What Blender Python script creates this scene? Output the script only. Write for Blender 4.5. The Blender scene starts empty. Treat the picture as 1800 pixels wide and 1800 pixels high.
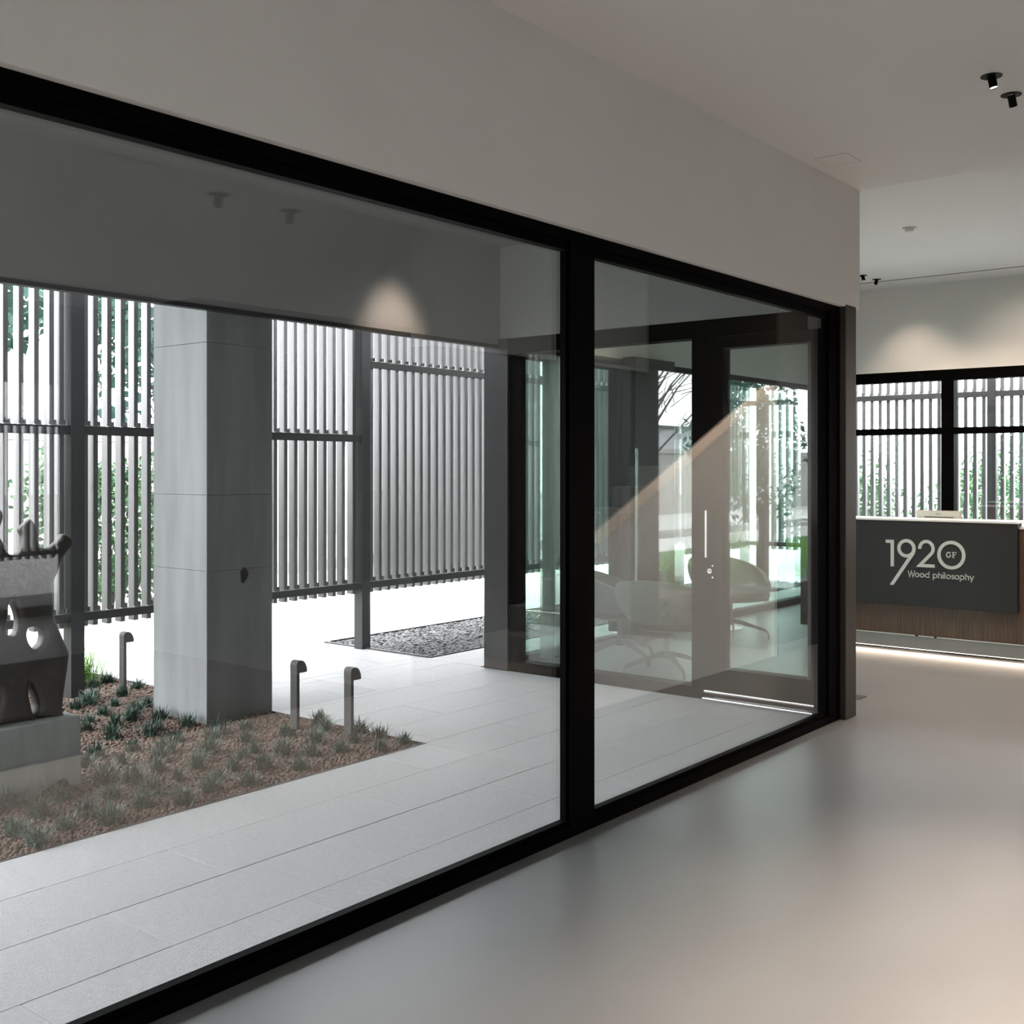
import bpy, math, random
from mathutils import Vector, Matrix
import numpy as np
S = bpy.context.scene
COL = S.collection
R = math.radians
random.seed(7)

# ------------------------------------------------------------------ camera, sky, exposure
cd = bpy.data.cameras.new('camera'); cam = bpy.data.objects.new('camera', cd); COL.objects.link(cam)
cd.sensor_width = 36; cd.lens = 1958 / 1800 * 36; cd.shift_y = -75 / 1800; cd.clip_end = 300; cd.clip_start = .05
cam.location = (0, 0, 1.5); cam.rotation_euler = (R(90), 0, R(38.8 - 90))
S.camera = cam
W = bpy.data.worlds.new('overcast_sky'); S.world = W; W.use_nodes = True
SKY = 8.5
W.node_tree.nodes['Background'].inputs[0].default_value = (.96, .985, 1, 1)
W.node_tree.nodes['Background'].inputs[1].default_value = SKY
S.view_settings.view_transform = 'Standard'; S.view_settings.look = 'None'
S.view_settings.gamma = 1; S.view_settings.use_curve_mapping = False
S.view_settings.exposure = 0.6
S.cycles.transparent_max_bounces = 24
S.cycles.max_bounces = 10
S.cycles.diffuse_bounces = 5
S.cycles.sample_clamp_indirect = 8.0
WARM = (1, .80, .63)


def lamp(name, kind, loc, power, color=WARM, target=None, size=.03, angle=60, blend=.6, parent=None):
    l = bpy.data.lights.new(name, kind); l.energy = power; l.color = color
    o = bpy.data.objects.new(name, l); COL.objects.link(o); o.location = loc
    if kind == 'SPOT':
        l.spot_size = R(angle); l.spot_blend = blend; l.shadow_soft_size = size
    if kind == 'POINT':
        l.shadow_soft_size = size
    if target is not None:
        o.rotation_euler = (Vector(target) - Vector(loc)).to_track_quat('-Z', 'Y').to_euler()
    return o


# ------------------------------------------------------------------ materials
def lin(c):
    return tuple(((v / 255) / 12.92 if v / 255 <= .04045 else ((v / 255 + .055) / 1.055) ** 2.4) for v in c)


def mat(name, color, rough=.6, var=0.0, scale=8.0, stretch=(1, 1, 1), bump=0.0, bscale=60.0, metal=0.0, spec=.5, var_color=None, detail=4, randomize=0.0):
    m = bpy.data.materials.new(name); m.use_nodes = True
    nt = m.node_tree; b = nt.nodes['Principled BSDF']
    b.inputs['Roughness'].default_value = rough; b.inputs['Metallic'].default_value = metal
    b.inputs['Specular IOR Level'].default_value = spec
    c0 = tuple(color) + (1,)
    tc = nt.nodes.new('ShaderNodeTexCoord'); mp = nt.nodes.new('ShaderNodeMapping')
    nt.links.new(tc.outputs['Object'], mp.inputs[0]); mp.inputs['Scale'].default_value = stretch
    nz = nt.nodes.new('ShaderNodeTexNoise'); nz.inputs['Scale'].default_value = scale; nz.inputs['Detail'].default_value = detail
    nt.links.new(mp.outputs[0], nz.inputs['Vector'])
    rp = nt.nodes.new('ShaderNodeValToRGB')
    c1 = tuple(var_color) + (1,) if var_color else tuple(min(1, v * (1 - var)) for v in color) + (1,)
    rp.color_ramp.elements[0].position = .32; rp.color_ramp.elements[1].position = .68
    rp.color_ramp.elements[0].color = c1; rp.color_ramp.elements[1].color = c0
    nt.links.new(nz.outputs['Fac'], rp.inputs[0])
    out = rp.outputs[0]
    if randomize:
        oi = nt.nodes.new('ShaderNodeObjectInfo'); mr = nt.nodes.new('ShaderNodeMapRange')
        nt.links.new(oi.outputs['Random'], mr.inputs[0]); mr.inputs[3].default_value = 1 - randomize; mr.inputs[4].default_value = 1 + randomize
        mx = nt.nodes.new('ShaderNodeVectorMath'); mx.operation = 'SCALE'
        nt.links.new(out, mx.inputs[0]); nt.links.new(mr.outputs[0], mx.inputs['Scale']); out = mx.outputs[0]
    nt.links.new(out, b.inputs['Base Color'])
    if bump:
        n2 = nt.nodes.new('ShaderNodeTexNoise'); n2.inputs['Scale'].default_value = bscale; n2.inputs['Detail'].default_value = 5
        nt.links.new(mp.outputs[0], n2.inputs['Vector'])
        bp = nt.nodes.new('ShaderNodeBump'); bp.inputs['Strength'].default_value = bump; bp.inputs['Distance'].default_value = .01
        nt.links.new(n2.outputs['Fac'], bp.inputs['Height']); nt.links.new(bp.outputs[0], b.inputs['Normal'])
    return m


def glass(name, tint, r0=.07):
    """clear pane: straight-through transmission plus a mirror reflection that grows towards grazing"""
    m = bpy.data.materials.new(name); m.use_nodes = True; nt = m.node_tree
    for n in list(nt.nodes):
        nt.nodes.remove(n)
    out = nt.nodes.new('ShaderNodeOutputMaterial'); mix = nt.nodes.new('ShaderNodeMixShader')
    tr = nt.nodes.new('ShaderNodeBsdfTransparent'); gl = nt.nodes.new('ShaderNodeBsdfGlossy')
    tr.inputs[0].default_value = tuple(tint) + (1,); gl.inputs['Roughness'].default_value = 0.0
    gl.inputs[0].default_value = (1, 1, 1, 1)
    lw = nt.nodes.new('ShaderNodeLayerWeight'); lw.inputs[0].default_value = .5
    pw = nt.nodes.new('ShaderNodeMath'); pw.operation = 'POWER'; pw.inputs[1].default_value = 4.0
    ma = nt.nodes.new('ShaderNodeMath'); ma.operation = 'MULTIPLY_ADD'; ma.inputs[1].default_value = 1 - r0; ma.inputs[2].default_value = r0
    nt.links.new(lw.outputs['Facing'], pw.inputs[0]); nt.links.new(pw.outputs[0], ma.inputs[0])
    nt.links.new(ma.outputs[0], mix.inputs[0]); nt.links.new(tr.outputs[0], mix.inputs[1]); nt.links.new(gl.outputs[0], mix.inputs[2])
    nt.links.new(mix.outputs[0], out.inputs[0])
    return m


def emit(name, color, strength):
    m = bpy.data.materials.new(name); m.use_nodes = True; nt = m.node_tree
    b = nt.nodes['Principled BSDF']; b.inputs['Base Color'].default_value = (.8, .8, .8, 1)
    b.inputs['Emission Color'].default_value = tuple(color) + (1,); b.inputs['Emission Strength'].default_value = strength
    return m


M = dict(
    plaster=mat('white_plaster', (.80, .79, .775), .75, .03, 3, bump=.03, bscale=120),
    ceil=mat('ceiling_paint', (.80, .79, .775), .8, .02, 2),
    render=mat('outside_render', (.25, .25, .25), .85, .10, 1.6, bump=.05, bscale=90),
    resin=mat('grey_resin_floor', (.168, .174, .182), .36, .09, 1.3, stretch=(1, 1.6, 1), spec=.8),
    frame=mat('black_frame', (.0014, .0013, .0013), .5, .25, 14, stretch=(1, 1, 1), spec=.035),
    post=mat('dark_brown_post', (.045, .038, .034), .5, .2, 20, stretch=(6, 6, .6)),
    darkwood=mat('dark_stained_wood', (.020, .016, .013), .5, .35, 14, stretch=(6, 6, .5)),
    tile=mat('grey_stone_tile', (.415, .42, .427), .62, .17, 38, stretch=(1, 3.0, 1), bump=.35, bscale=120, randomize=.035, spec=.35),
    joint=mat('dark_joint', (.13, .13, .13), .9, .2, 30),
    concrete=mat('cast_concrete', (.25, .26, .265), .8, .22, 3.0, stretch=(3, 3, .35), bump=.12, bscale=140, detail=6),
    concrete_dark=mat('dark_concrete_patch', (.05, .05, .05), .9, .4, 40, bump=.4, bscale=60),
    pedestal=mat('pedestal_concrete', (.34, .355, .35), .85, .15, 6, stretch=(3, 3, .6), bump=.15, bscale=120),
    slat=mat('anodised_grey_slat', (.20, .20, .203), .34, .12, 6, stretch=(4, 4, .3), metal=.85),
    rail=mat('dark_steel_rail', (.028, .028, .03), .5, .15, 10),
    postm=mat('grey_steel_post', (.035, .035, .037), .4, .2, 5),
    alu=mat('brushed_aluminium', (.75, .75, .75), .25, .05, 30, metal=1.0),
    gravel=mat('brown_lava_gravel', (.19, .130, .102), .95, .55, 60, bump=.3, bscale=150, var_color=(.075, .055, .047)),
    slate=mat('grey_slate_chips', (.20, .20, .205), .85, .6, 40, var_color=(.05, .05, .052)),
    soil=mat('dark_soil', (.035, .027, .022), 1, .4, 30),
    tuft=mat('dark_green_blade', (.030, .092, .058), .45, .5, 25, var_color=(.018, .046, .032), randomize=.25),
    lime=mat('lime_green_blade', (.17, .36, .035), .55, .4, 12, var_color=(.07, .22, .02), randomize=.2),
    leafa=mat('green_leaf', (.08, .17, .06), .6, .5, 9, var_color=(.04, .12, .06), randomize=.2),
    leafb=mat('blue_green_leaf', (.045, .13, .095), .6, .5, 9, var_color=(.03, .085, .07)),
    bark=mat('grey_bark', (.11, .095, .085), .95, .5, 20, stretch=(3, 3, .6), bump=.6, bscale=30),
    lawn=mat('lawn_green', (.055, .15, .05), .9, .5, 14, var_color=(.03, .10, .035)),
    ground=mat('pale_concrete_ground', (.55, .54, .53), .9, .1, 2.0, bump=.1, bscale=50),
    wallpanel=mat('precast_wall_panel', (.36, .35, .335), .9, .12, 2.5, bump=.1, bscale=40, randomize=.06),
    bldg=mat('pale_metal_cladding', (.42, .43, .44), .7, .06, 4),
    bronze=mat('dark_bronze', (.060, .055, .050), .55, .45, 7, bump=.35, bscale=26, spec=.5, metal=.25),
    bollard=mat('grey_bollard_metal', (.058, .057, .056), .5, .1, 20),
    black=mat('matt_black', (.004, .004, .004), .6, .2, 20, spec=.1),
    spotgrey=mat('white_spot_trim', (.62, .61, .6), .5, .05, 20),
    walnut=mat('walnut_veneer', (.145, .085, .056), .5, .5, 9, stretch=(7, 14, .35), var_color=(.060, .034, .023), detail=6),
    panel=mat('anthracite_panel', (.020, .020, .0215), .6, .1, 9),
    logo=mat('pale_grey_lettering', (.58, .60, .60), .5, .02, 20),
    worktop=mat('white_worktop', (.78, .78, .77), .3, .02, 20),
    plinth=mat('grey_plinth', (.24, .243, .243), .6, .05, 10),
    silver=mat('champagne_silver', (.60, .53, .48), .35, .1, 5, metal=.6),
    fabric=mat('grey_felt', (.20, .205, .21), .95, .2, 60, bump=.2, bscale=300),
    cushion=mat('dark_grey_felt', (.075, .078, .08), .95, .2, 60, bump=.2, bscale=300),
    legm=mat('grey_cast_leg', (.12, .12, .12), .4, .1, 10, metal=.3),
    whitem=mat('white_lacquer', (.78, .78, .74), .4, .03, 10),
    sheer=mat('sheer_curtain', (.42, .41, .41), .9, .08, 30),
    plastic=mat('white_plastic', (.72, .71, .69), .4, .02, 10),
    rug=mat('charcoal_rug', (.012, .011, .011), 1, .3, 80, spec=.1),
    warmfloor=mat('pale_oak_coping', (.86, .79, .73), .5, .2, 12, stretch=(.5, 6, 6)),
    glass=glass('clear_glass', (.912, .912, .914), .08),
    glassd=glass('dim_glass', (.50, .50, .50), .07),
    glassg=glass('green_tinted_glass', (.80, .885, .855), .10),
    hatchm=mat('hatch_shadow_gap', (.50, .49, .48), .8, .02, 10),
    lens=emit('lit_lens', (1, .86, .72), 9),
    led=emit('warm_led_strip', (1, .80, .60), 5),
)


# ------------------------------------------------------------------ mesh helpers
class MB:
    def __init__(s):
        s.v, s.f = [], []

    def add(s, v, f):
        n = len(s.v); s.v += [tuple(p) for p in v]; s.f += [tuple(i + n for i in q) for q in f]; return s

    def box(s, x0, x1, y0, y1, z0, z1):
        return s.add([(x0, y0, z0), (x1, y0, z0), (x1, y1, z0), (x0, y1, z0), (x0, y0, z1), (x1, y0, z1), (x1, y1, z1), (x0, y1, z1)],
                     [(0, 3, 2, 1), (4, 5, 6, 7), (0, 1, 5, 4), (1, 2, 6, 5), (2, 3, 7, 6), (3, 0, 4, 7)])

    def bbox(s, x0, x1, y0, y1, z0, z1, b=.004):
        """box with chamfered edges"""
        import bmesh
        bm = bmesh.new(); bmesh.ops.create_cube(bm, size=1)
        for v in bm.verts:
            v.co = Vector(((x0 + x1) / 2 + v.co.x * (x1 - x0), (y0 + y1) / 2 + v.co.y * (y1 - y0), (z0 + z1) / 2 + v.co.z * (z1 - z0)))
        bmesh.ops.bevel(bm, geom=bm.edges[:], offset=b, segments=1, affect='EDGES')
        bm.verts.index_update()
        s.add([v.co for v in bm.verts], [[v.index for v in f.verts] for f in bm.faces]); bm.free(); return s

    def prism(s, poly, axis, a, b):
        """poly: 2-D outline extruded along axis (0 x: (y,z); 1 y: (x,z); 2 z: (x,y))"""
        n = len(poly)
        def P(p, w):
            return [(w, p[0], p[1]), (p[0], w, p[1]), (p[0], p[1], w)][axis]
        v = [P(p, a) for p in poly] + [P(p, b) for p in poly]
        f = [tuple(range(n))[::-1], tuple(range(n, 2 * n))] + [(i, (i + 1) % n, n + (i + 1) % n, n + i) for i in range(n)]
        return s.add(v, f)

    def tube(s, pts, rad, n=8, cap=True):
        pts = [Vector(p) for p in pts]; rs = rad if isinstance(rad, (list, tuple)) else [rad] * len(pts)
        v, f = [], []
        for i, p in enumerate(pts):
            d = (pts[min(i + 1, len(pts) - 1)] - pts[max(i - 1, 0)]).normalized()
            u = d.cross(Vector((0, 0, 1)))
            u = Vector((1, 0, 0)) if u.length < 1e-4 else u.normalized()
            w = d.cross(u)
            for k in range(n):
                a = 2 * math.pi * k / n
                v.append(p + (u * math.cos(a) + w * math.sin(a)) * rs[i])
        for i in range(len(pts) - 1):
            for k in range(n):
                f.append((i * n + k, i * n + (k + 1) % n, (i + 1) * n + (k + 1) % n, (i + 1) * n + k))
        if cap:
            f.append(tuple(range(n))[::-1]); f.append(tuple(range((len(pts) - 1) * n, len(pts) * n)))
        return s.add(v, f)

    def lathe(s, prof, c=(0, 0, 0), n=24):
        v, f = [], []
        for r, z in prof:
            for k in range(n):
                a = 2 * math.pi * k / n
                v.append((c[0] + r * math.cos(a), c[1] + r * math.sin(a), c[2] + z))
        for i in range(len(prof) - 1):
            for k in range(n):
                f.append((i * n + k, i * n + (k + 1) % n, (i + 1) * n + (k + 1) % n, (i + 1) * n + k))
        f.append(tuple(range(n))[::-1]); f.append(tuple(range((len(prof) - 1) * n, len(prof) * n)))
        return s.add(v, f)

    def mesh(s, name, m, smooth=False, off=(0, 0, 0)):
        me = bpy.data.meshes.new(name)
        v = [(p[0] - off[0], p[1] - off[1], p[2] - off[2]) for p in s.v]
        me.from_pydata(v, [], s.f); me.materials.append(m)
        if smooth:
            me.shade_smooth()
            me.set_sharp_from_angle(angle=R(40))
        me.update(); return me

    def obj(s, name, m, parent=None, smooth=False, off=None):
        """link as one object; under a parent the vertices become local to it"""
        if off is None:
            off = wloc(parent) if parent else (0, 0, 0)
        return link(name, s.mesh(name, m, smooth, off), parent)


def wloc(o):
    p = Vector(o.location)
    while o.parent:
        o = o.parent; p = p + Vector(o.location)
    return p


def link(name, me, parent=None, loc=None):
    o = bpy.data.objects.new(name, me); COL.objects.link(o)
    if parent: o.parent = parent
    if loc is not None: o.location = loc
    return o


def tag(o, label=None, cat=None, group=None, kind=None):
    if label: o['label'] = label
    if cat: o['category'] = cat
    if group: o['group'] = group
    if kind: o['kind'] = kind
    return o


def thing(name, label, cat, loc=(0, 0, 0), rz=0, group=None):
    o = bpy.data.objects.new(name, None); COL.objects.link(o); o.location = loc; o.rotation_euler = (0, 0, rz)
    o.empty_display_size = .1
    return tag(o, label, cat, group)


def struct(name, mb, m, label=None, smooth=False):
    return tag(mb.obj(name, m, None, smooth), label, None, None, 'structure')


def sempty(name, loc=(0, 0, 0), label=None):
    o = bpy.data.objects.new(name, None); COL.objects.link(o); o.location = loc
    return tag(o, label, None, None, 'structure')


def dup(root, loc, rz=None, label=None, group=None):
    r = root.copy(); COL.objects.link(r); r.location = loc
    if rz is not None: r.rotation_euler = (0, 0, rz)
    if label: r['label'] = label
    if group: r['group'] = group
    for ch in list(root.children):
        c = ch.copy(); COL.objects.link(c); c.parent = r
        for g in list(ch.children):
            d = g.copy(); COL.objects.link(d); d.parent = c
    return r


# ================================================================== SETTING
ZC, ZF = 3.21, 3.485        # near and far ceiling heights
HEAD = 2.475
GY, DX = 2.655, 6.45        # inner face of the long glass wall, outer face of the door wall
LY, FX = 5.30, 12.10        # lounge window wall, far window wall
OY = -5.5                   # window wall behind the camera

f = MB()
f.box(-3, 6.6, OY, 2.715, -.12, 0); f.box(6.6, FX + .15, OY, LY + .1, -.12, 0)
f.box(DX, 6.6, 2.715, LY + .1, -.12, 0)
struct('floor', f, M['resin'], 'smooth pale grey resin floor of the interior')
cl = MB()
cl.box(-3.2, 6.66, OY - .2, 2.85, ZC, ZC + .5); cl.box(6.66, FX + .3, OY - .2, LY + .3, ZF, ZF + .3)
struct('ceiling', cl, M['ceil'], 'plain warm white ceiling that steps up beyond the glass wall')
w = MB(); w.box(-3.2, 6.662, 2.62, 2.85, HEAD, ZC + .2)
struct('wall_left', w, M['plaster'], 'white plaster wall above the black framed glass')
w = MB(); w.box(DX, 6.662, 2.85, LY + .15, 2.475, ZF + .2)
struct('wall_courtyard', w, M['render'], 'grey rendered wall above the glazed door')
w = MB(); w.box(FX, FX + .2, OY, LY + .2, 2.56, ZF + .2)
struct('wall_far', w, M['plaster'], 'white wall above the far windows')
w = MB(); w.box(6.662, FX + .2, LY, LY + .2, 2.455, ZF + .2); w.box(DX, 6.662, LY + .01, LY + .14, 2.46, ZF + .2)
struct('wall_lounge', w, M['plaster'], 'pale wall above the lounge windows')
w = MB(); w.box(-3.2, -3, OY, 2.85, 0, ZC + .3)
struct('wall_back', w, M['plaster'], 'white end wall behind the camera')
w = MB(); w.box(-3.2, FX + .2, OY - .2, OY, 2.5, ZF + .3); w.box(6.2, FX + .2, OY - .2, OY, 0, 2.5)
struct('wall_right', w, M['darkwood'], 'dark wood wall around the windows opposite the glass wall')
# patio shell
w = MB(); w.box(-6, DX, LY, LY + .05, 2.43, 3.25)
struct('trim_1', w, M['render'], 'dark grey fascia beam across the patio')
w = MB(); w.box(-6, DX + .2, 2.85, LY + .16, 3.16, 3.36); w.box(2.5, DX + .2, LY + .16, 6.30, 3.16, 3.36); w.box(DX + .2, 13, LY + .2, 6.30, 3.6, 3.8)  # unseen slabs past the beam, reach and opening set to shape daylight
struct('patio_ceiling', w, M['render'], 'grey rendered patio ceiling with unseen slabs added to shape daylight')

struct('trim_4', MB().box(-6, DX, LY - .006, LY + .05, 2.405, 2.43), M['rail'], 'dark strip under the fascia beam')  # thin dark strip along the lower edge of the beam
# ---- floor of the patio: stone tiles laid in a running bond along the glass wall
g = MB(); g.box(-60, 60, -60, 60, -.08, -.05)
struct('ground', g, M['ground'], 'pale concrete ground outside the building')
base = MB(); base.box(-1.2, 4.45, 2.715, 4.19, -.06, -.012); base.box(4.45, DX, 2.715, 6.02, -.06, -.012)
base.box(4.45, 6.5, 6.02, 8.0, -.06, -.012); base.box(DX, 13.4, LY + .2, 6.05, -.06, -.012)
pf = struct('patio_floor', base, M['joint'], 'pale grey stone paving of the patio')
TW, TL, GAP = .39, 1.0, .0022
tmesh = {}


def tile(x0, x1, y0, y1):
    k = (round(x1 - x0, 3), round(y1 - y0, 3))
    if k not in tmesh:
        hx, hy = k[0] / 2, k[1] / 2
        tmesh[k] = MB().bbox(-hx, hx, -hy, hy, -.02, 0, .0015).mesh('tile', M['tile'])
    o = link('tile', tmesh[k], pf, ((x0 + x1) / 2, (y0 + y1) / 2, random.uniform(-.0006, .0006)))


def tiles(xa, xb, ya, yb):
    r0 = math.floor((ya - 2.64) / TW)
    r = r0
    while 2.64 + r * TW < yb - .01:
        y0, y1 = max(ya, 2.64 + r * TW), min(yb, 2.64 + (r + 1) * TW)
        ofs = .07 if r % 2 else .57
        n = math.floor((xa - ofs) / TL)
        while ofs + n * TL < xb - .01:
            x0, x1 = max(xa, ofs + n * TL), min(xb, ofs + (n + 1) * TL)
            if x1 - x0 > .03 and y1 - y0 > .03:
                tile(x0 + GAP / 2, x1 - GAP / 2, y0 + GAP / 2, y1 - GAP / 2)
            n += 1
        r += 1


tiles(-1.2, 4.45, 2.72, 4.19); tiles(4.45, DX, 2.72, 6.02); tiles(4.45, 6.5, 6.02, 8.0); tiles(DX, 13.4, LY + .2, 6.05)

# ---- long glass wall (black frames, two big panes in view)
win = sempty('window_1', (0, 0, 0), 'long black framed glass wall between hall and patio')
XE = 6.44
MB().box(-3, XE, GY, 2.72, 0, .045).obj('bottom_frame', M['frame'], win)
MB().box(-3, XE, 2.672, 2.706, .045, .066).obj('bottom_bead', M['frame'], win)
MB().box(-3, XE, GY, 2.72, 2.432, HEAD).obj('top_frame', M['frame'], win)
MB().box(-3, XE, 2.668, 2.708, 2.392, 2.43).obj('top_bead', M['frame'], win)
for xa, xb in ((3.685, 3.854), (6.29, XE), (.02, .19)):
    MB().box(xa, xb, GY, 2.708, .045, 2.432).obj('mullion', M['frame'], win)
    MB().box(xa - .014, xb + .014, 2.672, 2.70, .066, 2.392).obj('mullion_bead', M['frame'], win)
for xa, xb in ((.18, 3.69), (3.85, 6.30), (-3, .03)):
    MB().box(xa, xb, 2.692, 2.704, .06, 2.40).obj('pane', M['glass'], win)
# end post, a brown wooden face beside the black frame
struct('trim_2', MB().bbox(XE, 6.60, 2.617, 2.86, 0, 2.487, .003), M['post'], 'dark brown end post of the glass wall')

# ---- glazed wall with the door at right angles to it
dw = sempty('window_2', (0, 0, 0), 'dark framed fixed glazing beside the glass door')
x0, x1 = DX, DX + .12
MB().box(x0, x1, 2.80, 5.213, 2.36, 2.475).obj('top_frame', M['frame'], dw)
MB().box(x0, x1, 3.669, 5.213, 0, .075).obj('bottom_frame', M['frame'], dw)
MB().box(x0, x1, 3.555, 3.669, 0, 2.36).obj('mullion', M['frame'], dw)
MB().box(x0, x1, 2.717, 2.80, 0, 2.475).obj('jamb', M['frame'], dw)
MB().box(x0 + .005, x0 + .062, 5.105, 5.213, .075, 2.36).obj('stile', M['frame'], dw)
MB().box(x0 + .05, x0 + .062, 3.66, 5.11, .07, 2.365).obj('pane', M['glassg'], dw)
struct('trim_3', MB().box(x0 - .02, x0 + .16, 5.213, 5.44, 0, 2.475), M['postm'], 'grey corner post of the lounge glazing')
dr = sempty('door_1', (0, 0, 0), 'dark framed glass door onto the patio')
MB().box(x0 - .012, x0 + .09, 3.436, 3.553, .025, 2.355).obj('lock_stile', M['frame'], dr)
MB().box(x0 - .012, x0 + .09, 2.722, 2.836, .025, 2.355).obj('hinge_stile', M['frame'], dr)
MB().box(x0 - .012, x0 + .09, 2.836, 3.436, .025, .212).obj('bottom_rail', M['frame'], dr)
MB().box(x0 - .012, x0 + .09, 2.836, 3.436, 2.28, 2.355).obj('top_rail', M['frame'], dr)
MB().box(x0 + .03, x0 + .042, 2.83, 3.44, .205, 2.285).obj('pane', M['glassg'], dr)
h = MB().tube([(x0 - .05, 3.535, .93), (x0 - .05, 3.535, 1.235)], .011, 10)
h.tube([(x0 - .05, 3.535, .96), (x0, 3.535, .96)], .006, 8); h.tube([(x0 - .05, 3.535, 1.205), (x0, 3.535, 1.205)], .006, 8)
h.obj('handle', M['alu'], dr, True)
lk = MB().tube([(x0 - .012, 3.525, .84), (x0 - .024, 3.525, .84)], .017, 16); lk.tube([(x0 - .024, 3.525, .845), (x0 - .045, 3.525, .845)], .005, 8)
lk.tube([(x0 - .012, 3.505, .80), (x0 - .02, 3.505, .80)], .007, 10); lk.tube([(x0 - .012, 3.505, .875), (x0 - .02, 3.505, .875)], .006, 10)
lk.obj('lock', M['alu'], dr, True)
for zz, xo in ((.004, .045), (.048, .022)):
    MB().tube([(x0 - xo, 2.81, zz + .012), (x0 - xo, 3.56, zz + .012)], .012, 10).obj('threshold_bar', M['alu'], dr, True)

# ---- lounge window wall along the patio side
lw_ = sempty('window_3', (0, 0, 0), 'dark framed lounge windows behind the chairs')
ly0, ly1 = LY, LY + .10
MB().box(6.6, FX, ly0, ly1, 0, .065).obj('bottom_frame', M['frame'], lw_)
MB().box(6.6, FX, ly0, ly1, 2.36, 2.455).obj('top_frame', M['frame'], lw_)
for xa in (6.6, 8.05, 8.74, 10.86, FX - .1):
    MB().box(xa, xa + .10, ly0, ly1, .10, 2.36).obj('mullion', M['frame'], lw_)
for xa, xb in ((6.69, 8.06), (8.83, 10.87), (10.95, FX - .09)):
    MB().box(xa, xb, ly0 + .05, ly0 + .06, .06, 2.365).obj('pane', M['glassg'], lw_)
# dark panelled door between the lounge windows
d2 = sempty('door_2', (0, 0, 0), 'dark stained panel door with tall bar handle')
MB().box(8.12, 8.78, LY - .13, LY + .02, .0, 2.47).obj('door_leaf', M['darkwood'], d2)
MB().tube([(8.09, LY - .16, .35), (8.09, LY - .16, 1.68)], .013, 10).obj('handle', M['alu'], d2, True)
MB().box(8.78, 8.86, LY - .05, LY + .1, 0, 2.455).obj('jamb', M['frame'], d2)

# ---- far window wall behind the counter
fw = sempty('window_4', (0, 0, 0), 'dark framed windows behind the reception counter')
MB().box(FX, FX + .1, OY, LY, 2.446, 2.56).obj('top_frame', M['frame'], fw)
MB().box(FX, FX + .1, OY, LY, 1.875, 1.944).obj('transom', M['frame'], fw)
MB().box(FX, FX + .1, OY, LY, 0, .1).obj('bottom_frame', M['frame'], fw)
for yy in (5.18, 3.735, 2.29, .84, -.6, -2.05, -3.5, -4.95):
    MB().box(FX - .01, FX + .1, yy, yy + .13, .1, 2.446).obj('mullion', M['frame'], fw)
for ya, yb in ((3.86, 5.19), (2.41, 3.74), (.96, 2.30), (-.48, .85), (-1.93, -.59), (-3.4, -2.04), (-4.83, -3.49)):
    MB().box(FX + .045, FX + .055, ya, yb, .09, 1.88).obj('pane', M['glass'], fw)
    MB().box(FX + .045, FX + .055, ya, yb, 1.94, 2.45).obj('pane', M['glass'], fw)
# ---- windows behind the camera, only their mirror image shows
ow = sempty('window_5', (0, 0, 0), 'dark framed windows mirrored in the glass wall')
MB().box(-3, 6.2, OY - .1, OY, 2.38, 2.5).obj('top_frame', M['frame'], ow)
MB().box(-3, 6.2, OY - .1, OY, 0, .1).obj('bottom_frame', M['frame'], ow)
for xx in (-3, -.1, 2.8, 6.1):
    MB().box(xx, xx + .1, OY - .1, OY, .1, 2.38).obj('mullion', M['frame'], ow)
for xa, xb in ((-2.9, -.1), (0, 2.8), (2.9, 6.1)):
    MB().box(xa, xb, OY - .06, OY - .05, .09, 2.39).obj('pane', M['glassd'], ow)

# ---- concrete column, cast in three lifts with fine joints
cb = MB()
for za, zb in ((-.1, .8992), (.9008, 1.3472), (1.3488, 2.2472), (2.2488, 3.2)):
    cb.bbox(3.97, 4.455, 5.49, 6.03, za, zb, .0025)
cb.box(3.976, 4.449, 5.496, 6.024, -.1, 3.2)
colm = struct('column', cb, M['concrete'], 'square concrete column in the planting bed')
pt = MB(); n = 14
pt.prism([(4.235 + .026 * (1 + .22 * math.sin(3 * a + 1)) * math.cos(a), .86 + .045 * (1 + .18 * math.sin(2 * a)) * math.sin(a)) for a in [2 * math.pi * i / n for i in range(n)]], 1, 5.4835, 5.492)
tag(pt.obj('chipped_patch', M['concrete_dark'], colm), 'dark chipped patch')

# ================================================================== PLANTING BED
bed = struct('planting_bed', MB().box(-1.2, 4.45, 4.19, 9.4, -.06, -.014), M['soil'], 'planting bed of brown gravel')
edge = MB(); edge.box(-1.2, 4.458, 4.186, 4.196, -.05, .002); edge.box(4.448, 4.458, 4.186, 9.4, -.05, .002)
edge.obj('metal_edging', M['rail'], bed)


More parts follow.
